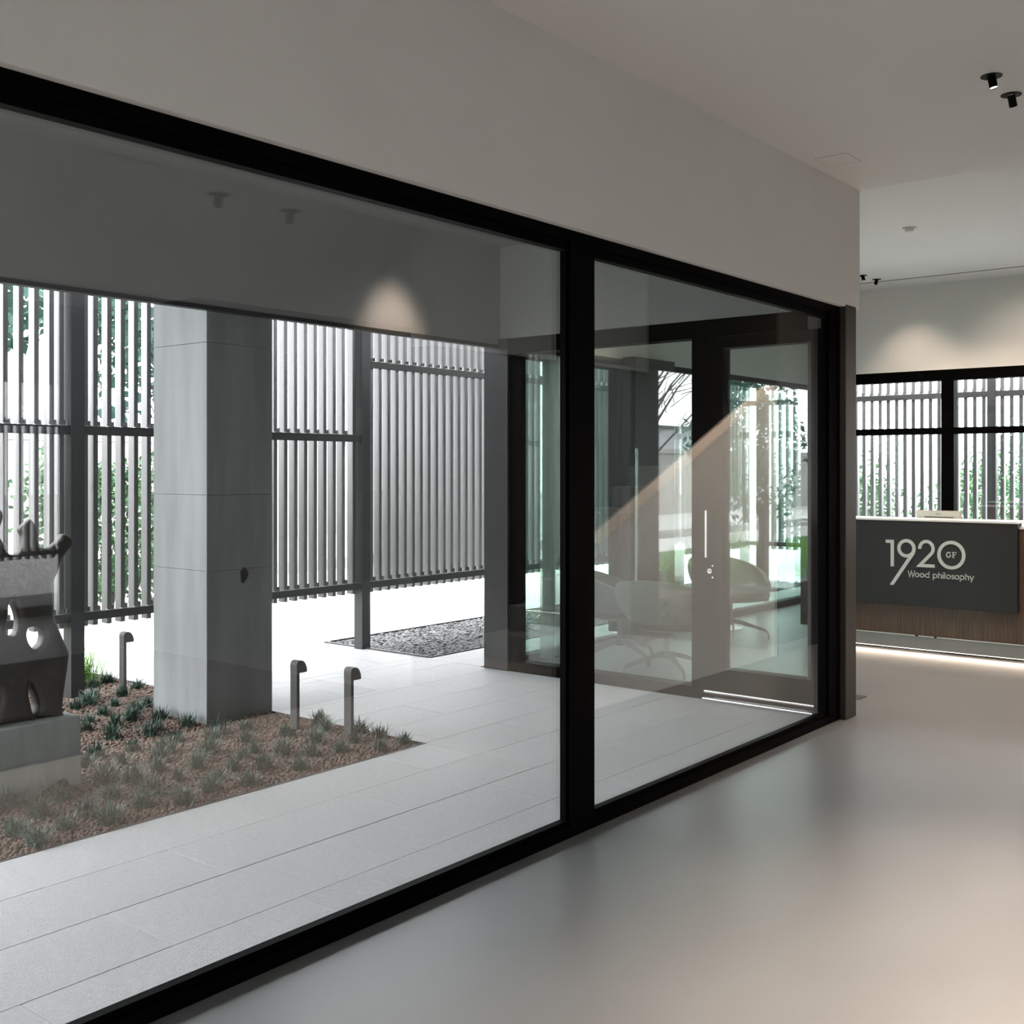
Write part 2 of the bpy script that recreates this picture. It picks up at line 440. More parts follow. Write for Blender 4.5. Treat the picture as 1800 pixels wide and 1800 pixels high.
def stones(name, regions, spacing, size, m, parent=None, seed=1, z=-.006, flat=.82):
    """loose stones, each a small uneven solid, joined as uncountable stuff"""
    rng = np.random.default_rng(seed)
    pts = []
    for (xa, xb, ya, yb) in regions:
        nx, ny = int((xb - xa) / spacing), int((yb - ya) / spacing)
        gx, gy = np.meshgrid(np.arange(nx), np.arange(ny))
        p = np.stack([xa + (gx.ravel() + .5) * spacing, ya + (gy.ravel() + .5) * spacing], 1)
        p += rng.uniform(-.45, .45, p.shape) * spacing
        p[:, 0] = np.clip(p[:, 0], xa + size * .4, xb - size * .4); p[:, 1] = np.clip(p[:, 1], ya + size * .4, yb - size * .4)
        pts.append(p)
    p = np.concatenate(pts); N = len(p)
    t = (1 + 5 ** .5) / 2
    ico = np.array([(-1, t, 0), (1, t, 0), (-1, -t, 0), (1, -t, 0), (0, -1, t), (0, 1, t), (0, -1, -t), (0, 1, -t), (t, 0, -1), (t, 0, 1), (-t, 0, -1), (-t, 0, 1)]) / 1.902
    fa = np.array([(0, 11, 5), (0, 5, 1), (0, 1, 7), (0, 7, 10), (0, 10, 11), (1, 5, 9), (5, 11, 4), (11, 10, 2), (10, 7, 6), (7, 1, 8), (3, 9, 4), (3, 4, 2), (3, 2, 6), (3, 6, 8), (3, 8, 9), (4, 9, 5), (2, 4, 11), (6, 2, 10), (8, 6, 7), (9, 8, 1)])
    s = rng.uniform(.65, 1.25, (N, 1, 1)) * size / 2 * rng.uniform(.82, 1.12, (N, 1, 3)) * np.array([1.12, .92, flat])
    v = ico[None] * rng.uniform(.86, 1.1, (N, 12, 1)) * s
    a = rng.uniform(0, 6.28, N); c, sn = np.cos(a)[:, None], np.sin(a)[:, None]
    tl = rng.uniform(-.5, .5, (N, 1))
    x, y, zz = v[..., 0], v[..., 1], v[..., 2]
    zz = zz + x * tl
    vx, vy = x * c - y * sn, x * sn + y * c
    V = np.stack([vx + p[:, :1], vy + p[:, 1:], zz + z + rng.uniform(-.003, .006, (N, 1))], -1).reshape(-1, 3)
    Fc = (fa[None] + (np.arange(N) * 12)[:, None, None]).reshape(-1, 3)
    me = bpy.data.meshes.new(name)
    me.vertices.add(len(V)); me.vertices.foreach_set('co', V.astype(np.float32).ravel())
    me.loops.add(Fc.size); me.loops.foreach_set('vertex_index', Fc.astype(np.int32).ravel())
    me.polygons.add(len(Fc)); me.polygons.foreach_set('loop_start', np.arange(0, Fc.size, 3, dtype=np.int32))
    me.materials.append(m); me.update(calc_edges=True); me.validate()
    return link(name, me, parent)


tag(stones('gravel', [(1.2, 4.44, 4.2, 5.9)], .0185, .023, M['gravel'], bed, 3), 'small brown lava gravel', kind='stuff')
tag(stones('gravel', [(1.0, 4.44, 5.9, 9.3), (-1.1, 1.2, 4.2, 5.9)], .026, .032, M['gravel'], bed, 4), 'small brown lava gravel behind', kind='stuff')

sb = struct('slate_bed', MB().box(6.5, 13.9, 6.08, 7.29, -.06, -.02), M['soil'], 'bed of grey slate chips under the slatted screen')
e = MB(); e.box(6.49, 6.5, 6.08, 7.3, -.05, .012); e.box(6.49, 13.9, 7.29, 7.30, -.05, .012); e.box(6.49, 13.9, 6.075, 6.082, -.05, .004)
e.obj('metal_edging', M['bollard'], sb)
tag(stones('slate_chips', [(6.5, 9.6, 6.085, 7.285)], .027, .044, M['slate'], sb, 5, z=-.006, flat=.35), kind='stuff')
tag(stones('slate_chips', [(9.6, 13.9, 6.085, 7.285)], .045, .07, M['slate'], sb, 6, z=-.006, flat=.35), kind='stuff')


def blade_mesh(name, m, n, L, spread, wid, seed, seg=3, up=1.0):
    """a tuft of arching strap leaves"""
    rng = random.Random(seed); b = MB()
    for i in range(n):
        a = rng.uniform(0, 6.28); l = L * rng.uniform(.6, 1.1); lean = rng.uniform(.15, 1.0) * spread
        bx, by = rng.gauss(0, .16 * L), rng.gauss(0, .16 * L)
        w_ = wid * rng.uniform(.7, 1.2); pts = []
        for k in range(seg + 1):
            t = k / seg
            r_ = lean * l * t ** 1.4; z = l * up * (t - .62 * min(1, lean) * t * t)
            pts.append((bx + r_ * math.cos(a), by + r_ * math.sin(a), max(.002, z)))
        v = []
        for k, p in enumerate(pts):
            hw = w_ / 2 * (1 - (k / seg) ** 2 * .85)
            v += [(p[0] - math.sin(a) * hw, p[1] + math.cos(a) * hw, p[2]), (p[0] + math.sin(a) * hw, p[1] - math.cos(a) * hw, p[2])]
        b.add(v, [(2 * k, 2 * k + 1, 2 * k + 3, 2 * k + 2) for k in range(seg)])
    return b.mesh(name, m)


TUFTS = [(4.41, 5.0), (4.3, 4.83), (4.40, 4.64), (4.38, 4.47), (4.38, 4.28), (4.22, 4.49), (4.19, 4.27), (4.03, 4.41), (4.08, 4.66), (3.89, 4.47), (3.81, 4.61), (4.09, 4.92), (3.86, 4.98), (4.03, 5.2), (3.63, 4.71), (3.74, 4.77), (3.56, 4.45), (3.67, 4.31), (3.46, 4.56), (3.34, 4.29), (3.29, 4.46), (3.16, 4.34), (3.58, 4.93), (3.78, 5.17), (3.87, 5.25), (3.46, 4.84), (3.36, 4.73), (3.62, 5.28), (3.44, 5.11), (3.33, 5.01), (3.21, 4.85), (3.18, 4.62), (2.97, 4.27), (2.96, 4.5), (3.36, 5.29), (3.17, 5.08), (3.01, 4.74), (2.99, 4.92), (2.9, 4.84), (2.83, 4.38), (2.8, 4.58), (2.6, 4.44), (2.6, 4.28), (2.45, 4.36), (2.28, 4.27), (2.47, 4.6), (2.28, 4.45), (2.45, 4.82), (2.64, 4.77), (3.16, 5.32), (3.04, 5.2), (4.16, 7.03), (4.32, 7.11), (3.93, 6.65), (3.83, 6.54), (3.72, 6.49), (3.91, 6.37), (3.73, 6.19), (4.32, 6.75), (4.12, 6.61), (4.04, 6.21), (3.88, 6.08), (3.76, 5.93), (3.88, 5.82), (3.88, 5.55), (3.7, 5.59), (3.59, 5.83), (3.44, 5.63), (3.56, 6.07), (3.45, 5.9), (3.61, 5.52), (3.91, 7.1),
         (2.1, 4.35), (2.05, 4.7), (1.8, 4.5), (2.2, 5.6), (2.5, 6.3), (2.9, 6.1), (3.1, 6.5), (2.0, 6.2), (1.5, 4.9), (3.3, 6.9), (2.8, 5.7), (3.1, 5.9)]
tm = [blade_mesh('grass_tuft', M['tuft'], 110, .100, .88, .0068, 30 + i) for i in range(5)]
for i, (x, y) in enumerate(TUFTS):
    o = link('grass_tuft', tm[i % 5], None, (x, y, -.004)); s = random.uniform(.85, 1.2)
    o['kind'] = 'thing'; o.scale = (s, s, s * random.uniform(.9, 1.1)); o.rotation_euler = (0, 0, random.uniform(0, 6.28))
    if y > 5.45:
        where = 'around the rear bollard light' if y > 6.3 and x > 3.6 else ('at the left foot of the concrete column' if x > 3.5 else 'behind the concrete pedestal')
    elif x > 3.95:
        where = 'around the two front bollard lights'
    elif y < 4.52 and x > 2.85:
        where = 'along the paving edge of the bed'
    elif x < 2.72:
        where = 'in front of the concrete pedestal'
    elif x < 3.25:
        where = 'beside the right corner of the pedestal'
    elif y > 4.9:
        where = 'in front of the concrete column'
    else:
        where = 'in the middle of the gravel bed'
    tag(o, 'low dark green grass tuft ' + where, 'grass tuft', 'grass tufts ' + where)
lm = [blade_mesh('ornamental_grass', M['lime'], 420, .62, .95, .010, 60 + i, 5) for i in range(2)]
for i, (x, y, s, lb) in enumerate([(4.13, 7.22, .62, 'bright lime green arching grass clump beyond the slatted screen'),
                                   (2.9, 8.1, 1.0, 'tall lime green grass clump behind the sculpture'), (1.7, 7.9, 1.0, 'lime green grass clump at the back of the planting bed'),
                                   (.4, 7.3, 1.0, 'lime green grass clump mirrored in the glass door'), (-.4, 6.6, 1.2, 'wide green grass clump mirrored in the fixed glazing'), (-1.6, 7.6, 1.3, 'green grass clump at the lawn edge, mirrored in the glazing')]):
    o = link('ornamental_grass', lm[i % 2], None, (x, y, -.012)); o.scale = (s, s, s); o.rotation_euler = (0, 0, i * 1.3)
    tag(o, lb, 'grass clump', 'ornamental grass clumps', 'thing')


# ---- bollard lights
def bollard():
    t = thing('bollard_light', '', 'bollard light', (0, 0, 0), 0, 'bollard lights along the bed edge')
    MB().bbox(-.011, .011, -.029, .029, -.03, .335, .0015).obj('stem', M['bollard'], t)
    prof = [(-.011, .325)] + [(-.011 + .077 * (1 - math.cos(a)) * .0 + .0, .325 + 0 * a) for a in []]
    arc = [(-.011 + .026 - .026 * math.cos(a), .37 + .026 * math.sin(a)) for a in [math.pi / 2 * k / 4 for k in range(5)]]
    arc2 = [(.020 + .046 * math.sin(a), .332 + .064 * math.cos(a)) for a in [math.pi / 2 * k / 6 for k in range(7)]]
    poly = [(-.011, .335)] + arc + arc2 + [(.066, .326), (.011, .326), (.011, .335)]
    MB().prism(poly, 1, -.029, .029).obj('hood', M['bollard'], t)
    MB().box(.016, .062, -.024, .024, .3225, .3262).obj('diffuser', M['plastic'], t)
    return t


b0 = bollard()
for i, (x, y, lb) in enumerate([(4.27, 4.60, 'grey hooded bollard light nearest the front corner of the gravel bed'), (4.23, 5.01, 'grey hooded bollard light second from the front corner, right of the column'),
                                (4.235, 6.23, 'grey bollard light mostly hidden behind the concrete column'), (4.24, 6.80, 'grey hooded bollard light standing behind, left of the column')]):
    o = b0 if i == 0 else dup(b0, (x, y, 0))
    o.location = (x, y, 0); o['label'] = lb

# ---- sculpture on its pedestal
pd = MB().bbox(1.75, 2.83, 4.89, 5.22, -.06, .337, .006)
tag(pd.obj('pedestal', M['pedestal']), 'long pale concrete pedestal block under the bronze sculpture', 'pedestal')
OUT = [(2.858, 1.154), (2.804, 1.191), (2.783, 1.166), (2.749, 1.14), (2.73, 1.131), (2.713, 1.127), (2.696, 1.135), (2.682, 1.152), (2.675, 1.173), (2.674, 1.195), (2.67, 1.224), (2.659, 1.248), (2.643, 1.267), (2.632, 1.262), (2.599, 1.237), (2.59, 1.223), (2.594, 1.206), (2.602, 1.191), (2.602, 1.164), (2.593, 1.128), (2.575, 1.108), (2.543, 1.109), (2.529, 1.126), (2.518, 1.15), (2.5, 1.182), (2.488, 1.211), (2.49, 1.224), (2.497, 1.237), (2.509, 1.272), (2.509, 1.299), (2.499, 1.315), (2.479, 1.325), (2.443, 1.328), (2.41, 1.301), (2.402, 1.245), (2.422, 1.193), (2.428, 1.15), (2.402, 1.11), (2.346, 1.124), (2.282, 1.2), (2.252, 1.184), (2.262, 1.101), (2.301, 1.011), (2.311, 0.885), (2.282, 0.788), (2.262, 0.69), (2.282, 0.563), (2.291, 0.474), (2.272, 0.352), (2.422, 0.345), (2.433, 0.425), (2.443, 0.475), (2.464, 0.505), (2.485, 0.476), (2.482, 0.43), (2.466, 0.386), (2.456, 0.345), (2.57, 0.342), (2.658, 0.342), (2.64, 0.369), (2.629, 0.421), (2.624, 0.461), (2.628, 0.505), (2.643, 0.48), (2.661, 0.437), (2.67, 0.392), (2.661, 0.343), (2.786, 0.343), (2.786, 0.353), (2.795, 0.428), (2.814, 0.528), (2.826, 0.596), (2.826, 0.629), (2.804, 0.677), (2.768, 0.762), (2.752, 0.807), (2.747, 0.896), (2.749, 0.966), (2.772, 1.012), (2.786, 1.055), (2.807, 1.088)]
H1 = [(2.548, 0.896), (2.532, 0.874), (2.527, 0.825), (2.518, 0.766), (2.524, 0.747), (2.548, 0.734), (2.57, 0.745), (2.58, 0.793), (2.572, 0.839), (2.559, 0.871)]
H2 = [(2.618, 0.739), (2.627, 0.761), (2.65, 0.767), (2.679, 0.755), (2.697, 0.73), (2.693, 0.691), (2.673, 0.667), (2.653, 0.662), (2.632, 0.685), (2.621, 0.711)]


def smooth_loop(p, n=3):
    """closed Catmull-Rom resampling"""
    r = []
    L = len(p)
    for i in range(L):
        a, b, c, d = [Vector(p[(i + k - 1) % L]) for k in range(4)]
        for k in range(n):
            t = k / n
            r.append(.5 * ((2 * b) + (c - a) * t + (2 * a - 5 * b + 4 * c - d) * t * t + (3 * b - a - 3 * c + d) * t ** 3))
    return r


def outline_mesh(name, loops, thick, bevel, m):
    cu = bpy.data.curves.new(name, 'CURVE'); cu.dimensions = '2D'; cu.fill_mode = 'BOTH'
    cu.extrude = thick / 2 - bevel; cu.bevel_depth = bevel; cu.bevel_resolution = 3; cu.offset = -bevel
    for lp in loops:
        sp = cu.splines.new('POLY'); sp.points.add(len(lp) - 1); sp.use_cyclic_u = True
        for q, p in zip(sp.points, lp):
            q.co = (p[0], p[1], 0, 1)
    tmp = bpy.data.objects.new(name, cu); COL.objects.link(tmp)
    me = bpy.data.meshes.new_from_object(tmp.evaluated_get(bpy.context.evaluated_depsgraph_get()))
    bpy.data.objects.remove(tmp); bpy.data.curves.remove(cu)
    me.name = name; me.materials.clear(); me.materials.append(m)
    return me


me = outline_mesh('sculpture', [smooth_loop(OUT), smooth_loop(H1), smooth_loop(H2)], .085, .026, M['bronze'])
zb = .337
for v in me.vertices:
    x, z, d = v.co
    k = 1.0 + .5 * max(0, (.60 - z) / .26) - .35 * max(0, min(1, (z - .95) / .3))   # heavier feet, lighter heads
    v.co = (x, 5.02 - d * k, max(z, zb + .0005))
me.shade_smooth(); me.set_sharp_from_angle(angle=R(50)); me.update()
tag(link('sculpture', me), 'dark abstract bronze sculpture with horned heads and pierced body on the concrete pedestal', 'sculpture')
t = thing('garden_spotlight', 'small dark ground spotlight with a loose cable at the pedestal foot', 'spotlight', (2.66, 4.80, 0))
MB().tube([(2.60, 4.80, .03), (2.72, 4.84, .05)], .022, 12).obj('lamp_body', M['black'], t, True)
MB().box(2.64, 2.68, 4.79, 4.83, -.01, .02).obj('bracket', M['black'], t)
MB().tube([(2.72, 4.84, .04), (2.78, 4.83, .02), (2.83, 4.79, .03), (2.85, 4.83, .035), (2.82, 4.87, .02), (2.76, 4.86, .012), (2.72, 4.83, .012)], .003, 6).obj('cable', M['bollard'], t, True)

# ================================================================== SLATTED SCREENS
smesh = {}


def slat_mesh(kind, z0, z1, w_, d_):
    k = (kind, z0, z1)
    if k not in smesh:
        a, b = (w_ / 2, d_ / 2) if kind == 'x' else (d_ / 2, w_ / 2)
        smesh[k] = MB().bbox(-a, a, -b, b, z0, z1, .002).mesh('slat', M['slat'])
    return smesh[k]


def screen(label, along, fixed, sign, slats, rails, posts, group=None, zt=3.1, zb=.462):
    """along: 'x' or 'y'; fixed: coordinate of the slats' near face; sign: +1 when 'behind' is towards + of the other axis"""
    t = thing('slatted_screen', label, 'screen', (0, 0, 0), 0, group)
    me = slat_mesh(along, zb, zt, .034 if along == 'x' else .042, .072)
    for s_ in slats:
        c_ = fixed + sign * .036
        link('slat', me, t, (s_, c_, 0) if along == 'x' else (c_, s_, 0))
    ra, rb = sorted((fixed - sign * .045, fixed - sign * .002))
    for (a, b, z0, z1) in rails:
        (MB().box(a, b, ra, rb, z0, z1) if along == 'x' else MB().box(ra, rb, a, b, z0, z1)).obj('rail', M['rail'], t)
    pa, pb = sorted((fixed - sign * .05, fixed + sign * .045))
    for p_ in posts:
        (MB().box(p_ - .047, p_ + .047, pa, pb, -.06, zt + .04) if along == 'x' else MB().box(pa, pb, p_ - .047, p_ + .047, -.06, zt + .04)).obj('post', M['postm'], t)
    c = MB()
    for s_ in slats:
        for (a, b, z0, z1) in rails:
            if a <= s_ <= b:
                q = fixed - sign * .001
                qa, qb = sorted((q, q - sign * .03))
                if along == 'x':
                    c.box(s_ - .026, s_ + .026, qa, qb, z1, z1 + .004); c.box(s_ + .012, s_ + .017, qa, qb, z1, z1 + .035)
                else:
                    c.box(qa, qb, s_ - .026, s_ + .026, z1, z1 + .004); c.box(qa, qb, s_ + .012, s_ + .017, z1, z1 + .035)
    tag(c.obj('bracket', M['alu'], t), kind='stuff')
    return t


def rng_(a, b, st):
    r = []
    while a <= b + 1e-6:
        r.append(a); a += st
    return r


SY = 6.83
screen('slatted screen bay at the left behind the sculpture', 'x', SY, 1, rng_(2.126, 3.77, .1013) + [3.815], [(2.0, 3.852, .503, .556), (2.0, 3.852, 1.727, 1.785)], [3.90], 'slatted screen bays facing the patio')
screen('slatted screen bay behind the concrete column', 'x', SY, 1, [3.985] + rng_(4.0575, 6.32, .1012), [(3.948, 6.442, .503, .556), (3.948, 6.442, 1.727, 1.785)], [], 'slatted screen bays facing the patio')
screen('slatted screen bay over the slate chip bed with a rail near its top', 'x', SY, 1, [6.40] + rng_(6.605, 9.02, .1013), [(6.538, 9.042, .503, .556), (6.538, 9.042, 2.355, 2.408)], [6.49], 'slatted screen bays facing the patio')
screen('slatted screen bays seen through the lounge windows', 'x', SY, 1, rng_(9.18, 13.4, .1013), [(9.138, 13.38, .503, .556), (9.138, 13.38, 2.355, 2.408)], [9.09, 11.69], 'slatted screen bays facing the patio')
screen('slatted screen outside the far windows behind the counter', 'y', 13.45, 1, [y for y in rng_(-5.4, 6.7, .1013) if abs(y - 3.72) > .07], [(-5.5, 6.80, .503, .556), (-5.5, 6.80, 2.335, 2.40)], [6.85, 3.72, 1.12, -1.48, -4.08])
screen('slatted screen mirrored in the glass from behind the camera', 'x', -7.0, -1, rng_(-2.9, 8.9, .1013), [(-3, 9, .503, .556), (-3, 9, 2.0, 2.06)], [-2.1, .5, 3.1, 5.7])
ob = struct('slate_bed_rear', MB().box(-3, 9, -7.5, -6.35, -.05, -.012), M['slate'], 'dark gravel strip under the mirrored screen')

# ================================================================== INTERIOR THINGS
# ---- reception counter
cx = 9.20
ct = thing('reception_counter', 'long reception counter with anthracite front panel, white lettering and walnut base', 'reception counter', (cx, 3.0, 0))
MB().box(cx, cx + .62, 1.6, 4.15, .142, 1.035).obj('body', M['walnut'], ct)
fp = MB().bbox(9.14, 9.197, 2.345, 3.96, .39, 1.076, .002).obj('front_panel', M['panel'], ct)
MB().box(9.135, 9.50, 2.345, 4.15, 1.078, 1.092).obj('upper_worktop', M['worktop'], ct)
MB().box(9.19, 9.85, 1.6, 4.16, 1.036, 1.05).obj('lower_worktop', M['worktop'], ct)
MB().box(9.24, 9.48, 2.40, 4.14, 1.05, 1.078).obj('riser', M['frame'], ct)
MB().box(9.185, 9.75, 1.7, 3.98, .03, .134).obj('plinth', M['plinth'], ct)
MB().box(9.18, 9.186, 1.7, 3.98, .135, .1415).obj('light_leak_strip', M['worktop'], ct)  # pale strip standing for light that leaks between wood and plinth
MB().box(9.20, 9.22, 1.75, 3.93, .025, .0298).obj('led_strip', M['led'], ct)
for yy in (3.12, 2.97):
    MB().box(9.178, 9.19, yy, yy + .022, .134, .1425).obj('clip', M['black'], ct)
la = lamp('counter_led_lamp', 'AREA', (9.178, 2.85, .027), 1.7, WARM)
la.data.shape = 'RECTANGLE'; la.data.size = 2.25; la.data.size_y = .012
la.rotation_euler = (Vector((-.75, 0, -.25))).to_track_quat('-Z', 'Y').to_euler()
LX = 9.139


def ribbon(b, pts, w_, closed=False, x=LX, th=.004):
    """flat stroke of width w_ along a (y, z) path; seen from -x, y runs to the left"""
    P = [Vector(p) for p in pts]; n = len(P); L_, R_ = [], []
    for i in range(n):
        p0 = P[i - 1] if (i or closed) else None; p1 = P[(i + 1) % n] if (i < n - 1 or closed) else None
        d0 = (P[i] - p0).normalized() if p0 is not None else (p1 - P[i]).normalized()
        d1 = (p1 - P[i]).normalized() if p1 is not None else d0
        d = (d0 + d1)
        d = d0 if d.length < 1e-5 else d.normalized()
        nn = Vector((-d.y, d.x)); k = 1 / max(.35, abs(nn.dot(Vector((-d0.y, d0.x)))))
        L_.append(P[i] + nn * w_ / 2 * k); R_.append(P[i] - nn * w_ / 2 * k)
    m_ = n if closed else n - 1
    v = [(x - th, p.x, p.y) for p in L_] + [(x - th, p.x, p.y) for p in R_] + [(x, p.x, p.y) for p in L_] + [(x, p.x, p.y) for p in R_]
    fc = []
    for i in range(m_):
        j = (i + 1) % n
        fc += [(i, j, n + j, n + i), (i, 2 * n + i, 2 * n + j, j), (n + i, n + j, 3 * n + j, 3 * n + i)]
    if not closed:
        fc += [(0, n, 3 * n, 2 * n), (n - 1, 3 * n - 1, 4 * n - 1, 2 * n - 1)]
    b.add(v, fc)


def arc(c, rx, rz, a0, a1, n=24):
    return [(c[0] - rx * math.cos(R(a0 + (a1 - a0) * i / n)), c[1] + rz * math.sin(R(a0 + (a1 - a0) * i / n))) for i in range(n + 1)]


def letters(name, builder, label):
    b = MB(); builder(b)
    o = b.obj(name, M['logo'], fp); o['label'] = label
    return o


SW = .027
letters('digit', lambda b: (ribbon(b, [(3.371, .9045), (3.3165, .9045), (3.3165, .699)], SW)), 'pale digit one')
def nine(b):
    ribbon(b, arc((3.2, .853), .0615, .0625, 0, 360, 40)[:-1], SW, True)
    dy_ = .0165
    b.prism([(3.1255, .8375), (3.152, .8285), (3.190, .7745), (3.338, .5465), (3.306, .5465), (3.133, .810)], 0, LX - .0042, LX)
letters('digit', nine, 'pale digit nine with long slanting tail')
letters('digit', lambda b: ribbon(b, arc((3.0385, .857), .0535, .0585, 184, -38, 30) + [(3.092, .7185), (2.972, .7185)], SW * .96), 'pale digit two')
letters('digit', lambda b: ribbon(b, arc((2.842, .814), .0965, .1015, 0, 360, 48)[:-1], SW, True), 'pale ring shaped digit zero')


def gf(b):
    w_ = .0085
    ribbon(b, arc((2.864, .8155), .0145, .020, 45, 330, 20), w_); ribbon(b, [(2.851, .80), (2.851, .815)], .009); ribbon(b, [(2.858, .8155), (2.842, .8155)], .005)
    ribbon(b, [(2.851, .838), (2.851, .826)], .005)
    ribbon(b, [(2.827, .84), (2.827, .792)], .010); ribbon(b, [(2.838, .838), (2.804, .838)], .005); ribbon(b, [(2.8055, .838), (2.8055, .826)], .005)
    ribbon(b, [(2.827, .817), (2.812, .817)], .005); ribbon(b, [(2.813, .823), (2.813, .810)], .004); ribbon(b, [(2.838, .7945), (2.815, .7945)], .005)


letters('monogram', gf, 'small serif letters G F inside the zero')
CAP, XH, DS, ST = .050, .036, .0155, .0066   # cap height, x height, descender, stroke
ZB = .6215


def word(b):
    y = 3.186
    def o_(y): ribbon(b, arc((y - XH / 2, ZB + XH / 2), XH / 2 - ST / 2, XH / 2 - ST / 2, 0, 360, 24)[:-1], ST, True)
    def bar(y, z0, z1): ribbon(b, [(y, z0), (y, z1)], ST)
    def hook(y):   # the arch of an h
        ribbon(b, [(y - .0245, ZB), (y - .0245, ZB + .019)] + arc((y - .0140, ZB + .0215), .0105, .0113, 0, 180, 12) + [(y - .0035, ZB + .016)], ST)
    for ch in 'Wood philosophy':
        if ch == 'W':
            ribbon(b, [(y, ZB + CAP), (y - .0135, ZB), (y - .0265, ZB + CAP * .93), (y - .0395, ZB), (y - .053, ZB + CAP)], ST * .95); y -= .0545
        elif ch == 'o': o_(y); y -= .0405
        elif ch == 'd': o_(y); bar(y - XH + ST / 2, ZB, ZB + CAP); y -= .0440
        elif ch == ' ': y -= .0195
        elif ch == 'p': o_(y - .0005); bar(y - ST / 2, ZB - DS, ZB + XH); y -= .0430
        elif ch == 'h': bar(y - ST / 2, ZB, ZB + CAP); hook(y); y -= .0345
        elif ch == 'i': bar(y - ST / 2, ZB, ZB + XH); bar(y - ST / 2, ZB + CAP - .0062, ZB + CAP); y -= .0135
        elif ch == 'l': bar(y - ST / 2, ZB, ZB + CAP); y -= .0135
        elif ch == 's':
            r_ = XH / 4 - ST / 4
            c1, c2 = (y - .0125, ZB + XH - ST / 2 - r_), (y - .0125, ZB + ST / 2 + r_)
            up = [(c1[0] + r_ * 1.15 * math.cos(R(q)) * -1, c1[1] + r_ * math.sin(R(q))) for q in range(20, 271, 25)]
            dn = [(c2[0] + r_ * 1.25 * math.cos(R(q)) * -1, c2[1] + r_ * math.sin(R(q))) for q in range(65, -161, -25)]
            ribbon(b, up + dn, ST * .9); y -= .0255
        elif ch == 'y':
            ribbon(b, [(y, ZB + XH), (y - .0145, ZB + .001)], ST); ribbon(b, [(y - .029, ZB + XH), (y - .0085, ZB - DS)], ST); y -= .031


letters('slogan', word, 'pale lettering Wood philosophy')

# ---- monitor standing behind the counter
mo = thing('desktop_monitor', 'champagne silver monitor standing on the reception counter behind the upper worktop', 'monitor', (9.62, 3.05, 1.05))
MB().bbox(9.575, 9.60, 2.902, 3.269, 1.062, 1.152, .006).obj('back_cover', M['silver'], mo)
MB().box(9.572, 9.5755, 2.96, 3.20, 1.094, 1.100).obj('vent_slot', M['black'], mo)
MB().box(9.60, 9.606, 2.902, 3.269, 1.06, 1.15).obj('screen', M['black'], mo)
MB().box(9.57, 9.66, 3.0, 3.1, 1.05, 1.062).obj('stand', M['black'], mo)
tc_ = bpy.data.curves.new('brand_text', 'FONT'); tc_.body = 'PHILIPS'; tc_.size = .013; tc_.extrude = .0004; tc_.align_x = 'CENTER'
to = bpy.data.objects.new('brand_text', tc_); COL.objects.link(to)
tmz = bpy.data.meshes.new_from_object(to.evaluated_get(bpy.context.evaluated_depsgraph_get())); bpy.data.objects.remove(to); bpy.data.curves.remove(tc_)
tmz.materials.clear(); tmz.materials.append(M['black'])
for v in tmz.vertices:
    x, y, z = v.co; v.co = (9.5745 - z - 9.62, 3.085 - x - 3.05, 1.118 + y - 1.05)
link('brand_text', tmz, mo)


# ---- ceiling spotlights
def spotlight(loc, tilt_dir, tilt, label, group, scale=1.0, lit=True, kind='black'):
    t = thing('ceiling_spotlight', label, 'spotlight', loc, 0, group)
    d = Vector((math.sin(tilt) * math.cos(tilt_dir), math.sin(tilt) * math.sin(tilt_dir), -math.cos(tilt)))
    L_ = Vector(loc); s = scale
    fl = MB()
    if kind == 'black':
        fl.lathe([(.001, 0), (.045 * s, 0), (.045 * s, -.003), (.001, -.003)], loc, 28); fl.obj('flange', M['black'], t)
    else:
        fl.lathe([(.066, .0), (.066, -.004), (.09, -.004), (.09, 0)], loc, 28); fl.obj('flange', M['spotgrey'], t)
        MB().lathe([(.001, -.0005), (.066, -.0005), (.066, -.002), (.001, -.002)], loc, 28).obj('recess', M['black'], t)
    r = .0175 * s if kind == 'black' else .027
    l = .055 * s if kind == 'black' else .085
    a = L_ - d * .004 + Vector((0, 0, -.004)); e_ = a + d * l
    MB().tube([a, e_], r, 18, False).obj('tube', M['black'] if kind == 'black' else M['bollard'], t, True)
    MB().tube([e_ - d * .006, e_ - d * .005], r * .97, 18).obj('lens', M['lens'] if lit else M['bollard'], t)
    return e_ + d * .01, e_ + d


DOWN = []
P1 = spotlight((5.08, 1.41, ZC), R(-81), R(11), 'black ceiling spotlight with its lit lens facing the room, left of its pair', 'black spotlights on the near ceiling')
P2 = spotlight((5.39, 1.41, ZC), R(-8), R(28), 'black ceiling spotlight turned away, right of its pair', 'black spotlights on the near ceiling')
P3 = spotlight((11.14, 4.35, ZF), R(-70), R(15), 'small far black ceiling spotlight tilted right, beside the wall corner', 'black spotlights on the far ceiling')
P4 = spotlight((11.45, 4.32, ZF), R(60), R(20), 'small far black ceiling spotlight tilted toward the far wall', 'black spotlights on the far ceiling')
for x, dr_, lb in ((4.25, 2.4, 'white rimmed recessed spotlight mirrored above the patio, leftmost and tilted'), (4.82, -1.2, 'white rimmed recessed spotlight mirrored above the patio, second from left'),
                   (8.93, 2.4, 'white rimmed recessed spotlight mirrored in the second pane, tilted'), (9.49, 2.0, 'white rimmed recessed spotlight mirrored at the right of the second pane')):
    zc = ZC if x < 6.66 else ZF
    DOWN.append(spotlight((x, -.36, zc), dr_, R(22), lb, 'recessed spotlights mirrored in the glass', kind='white', lit=False))
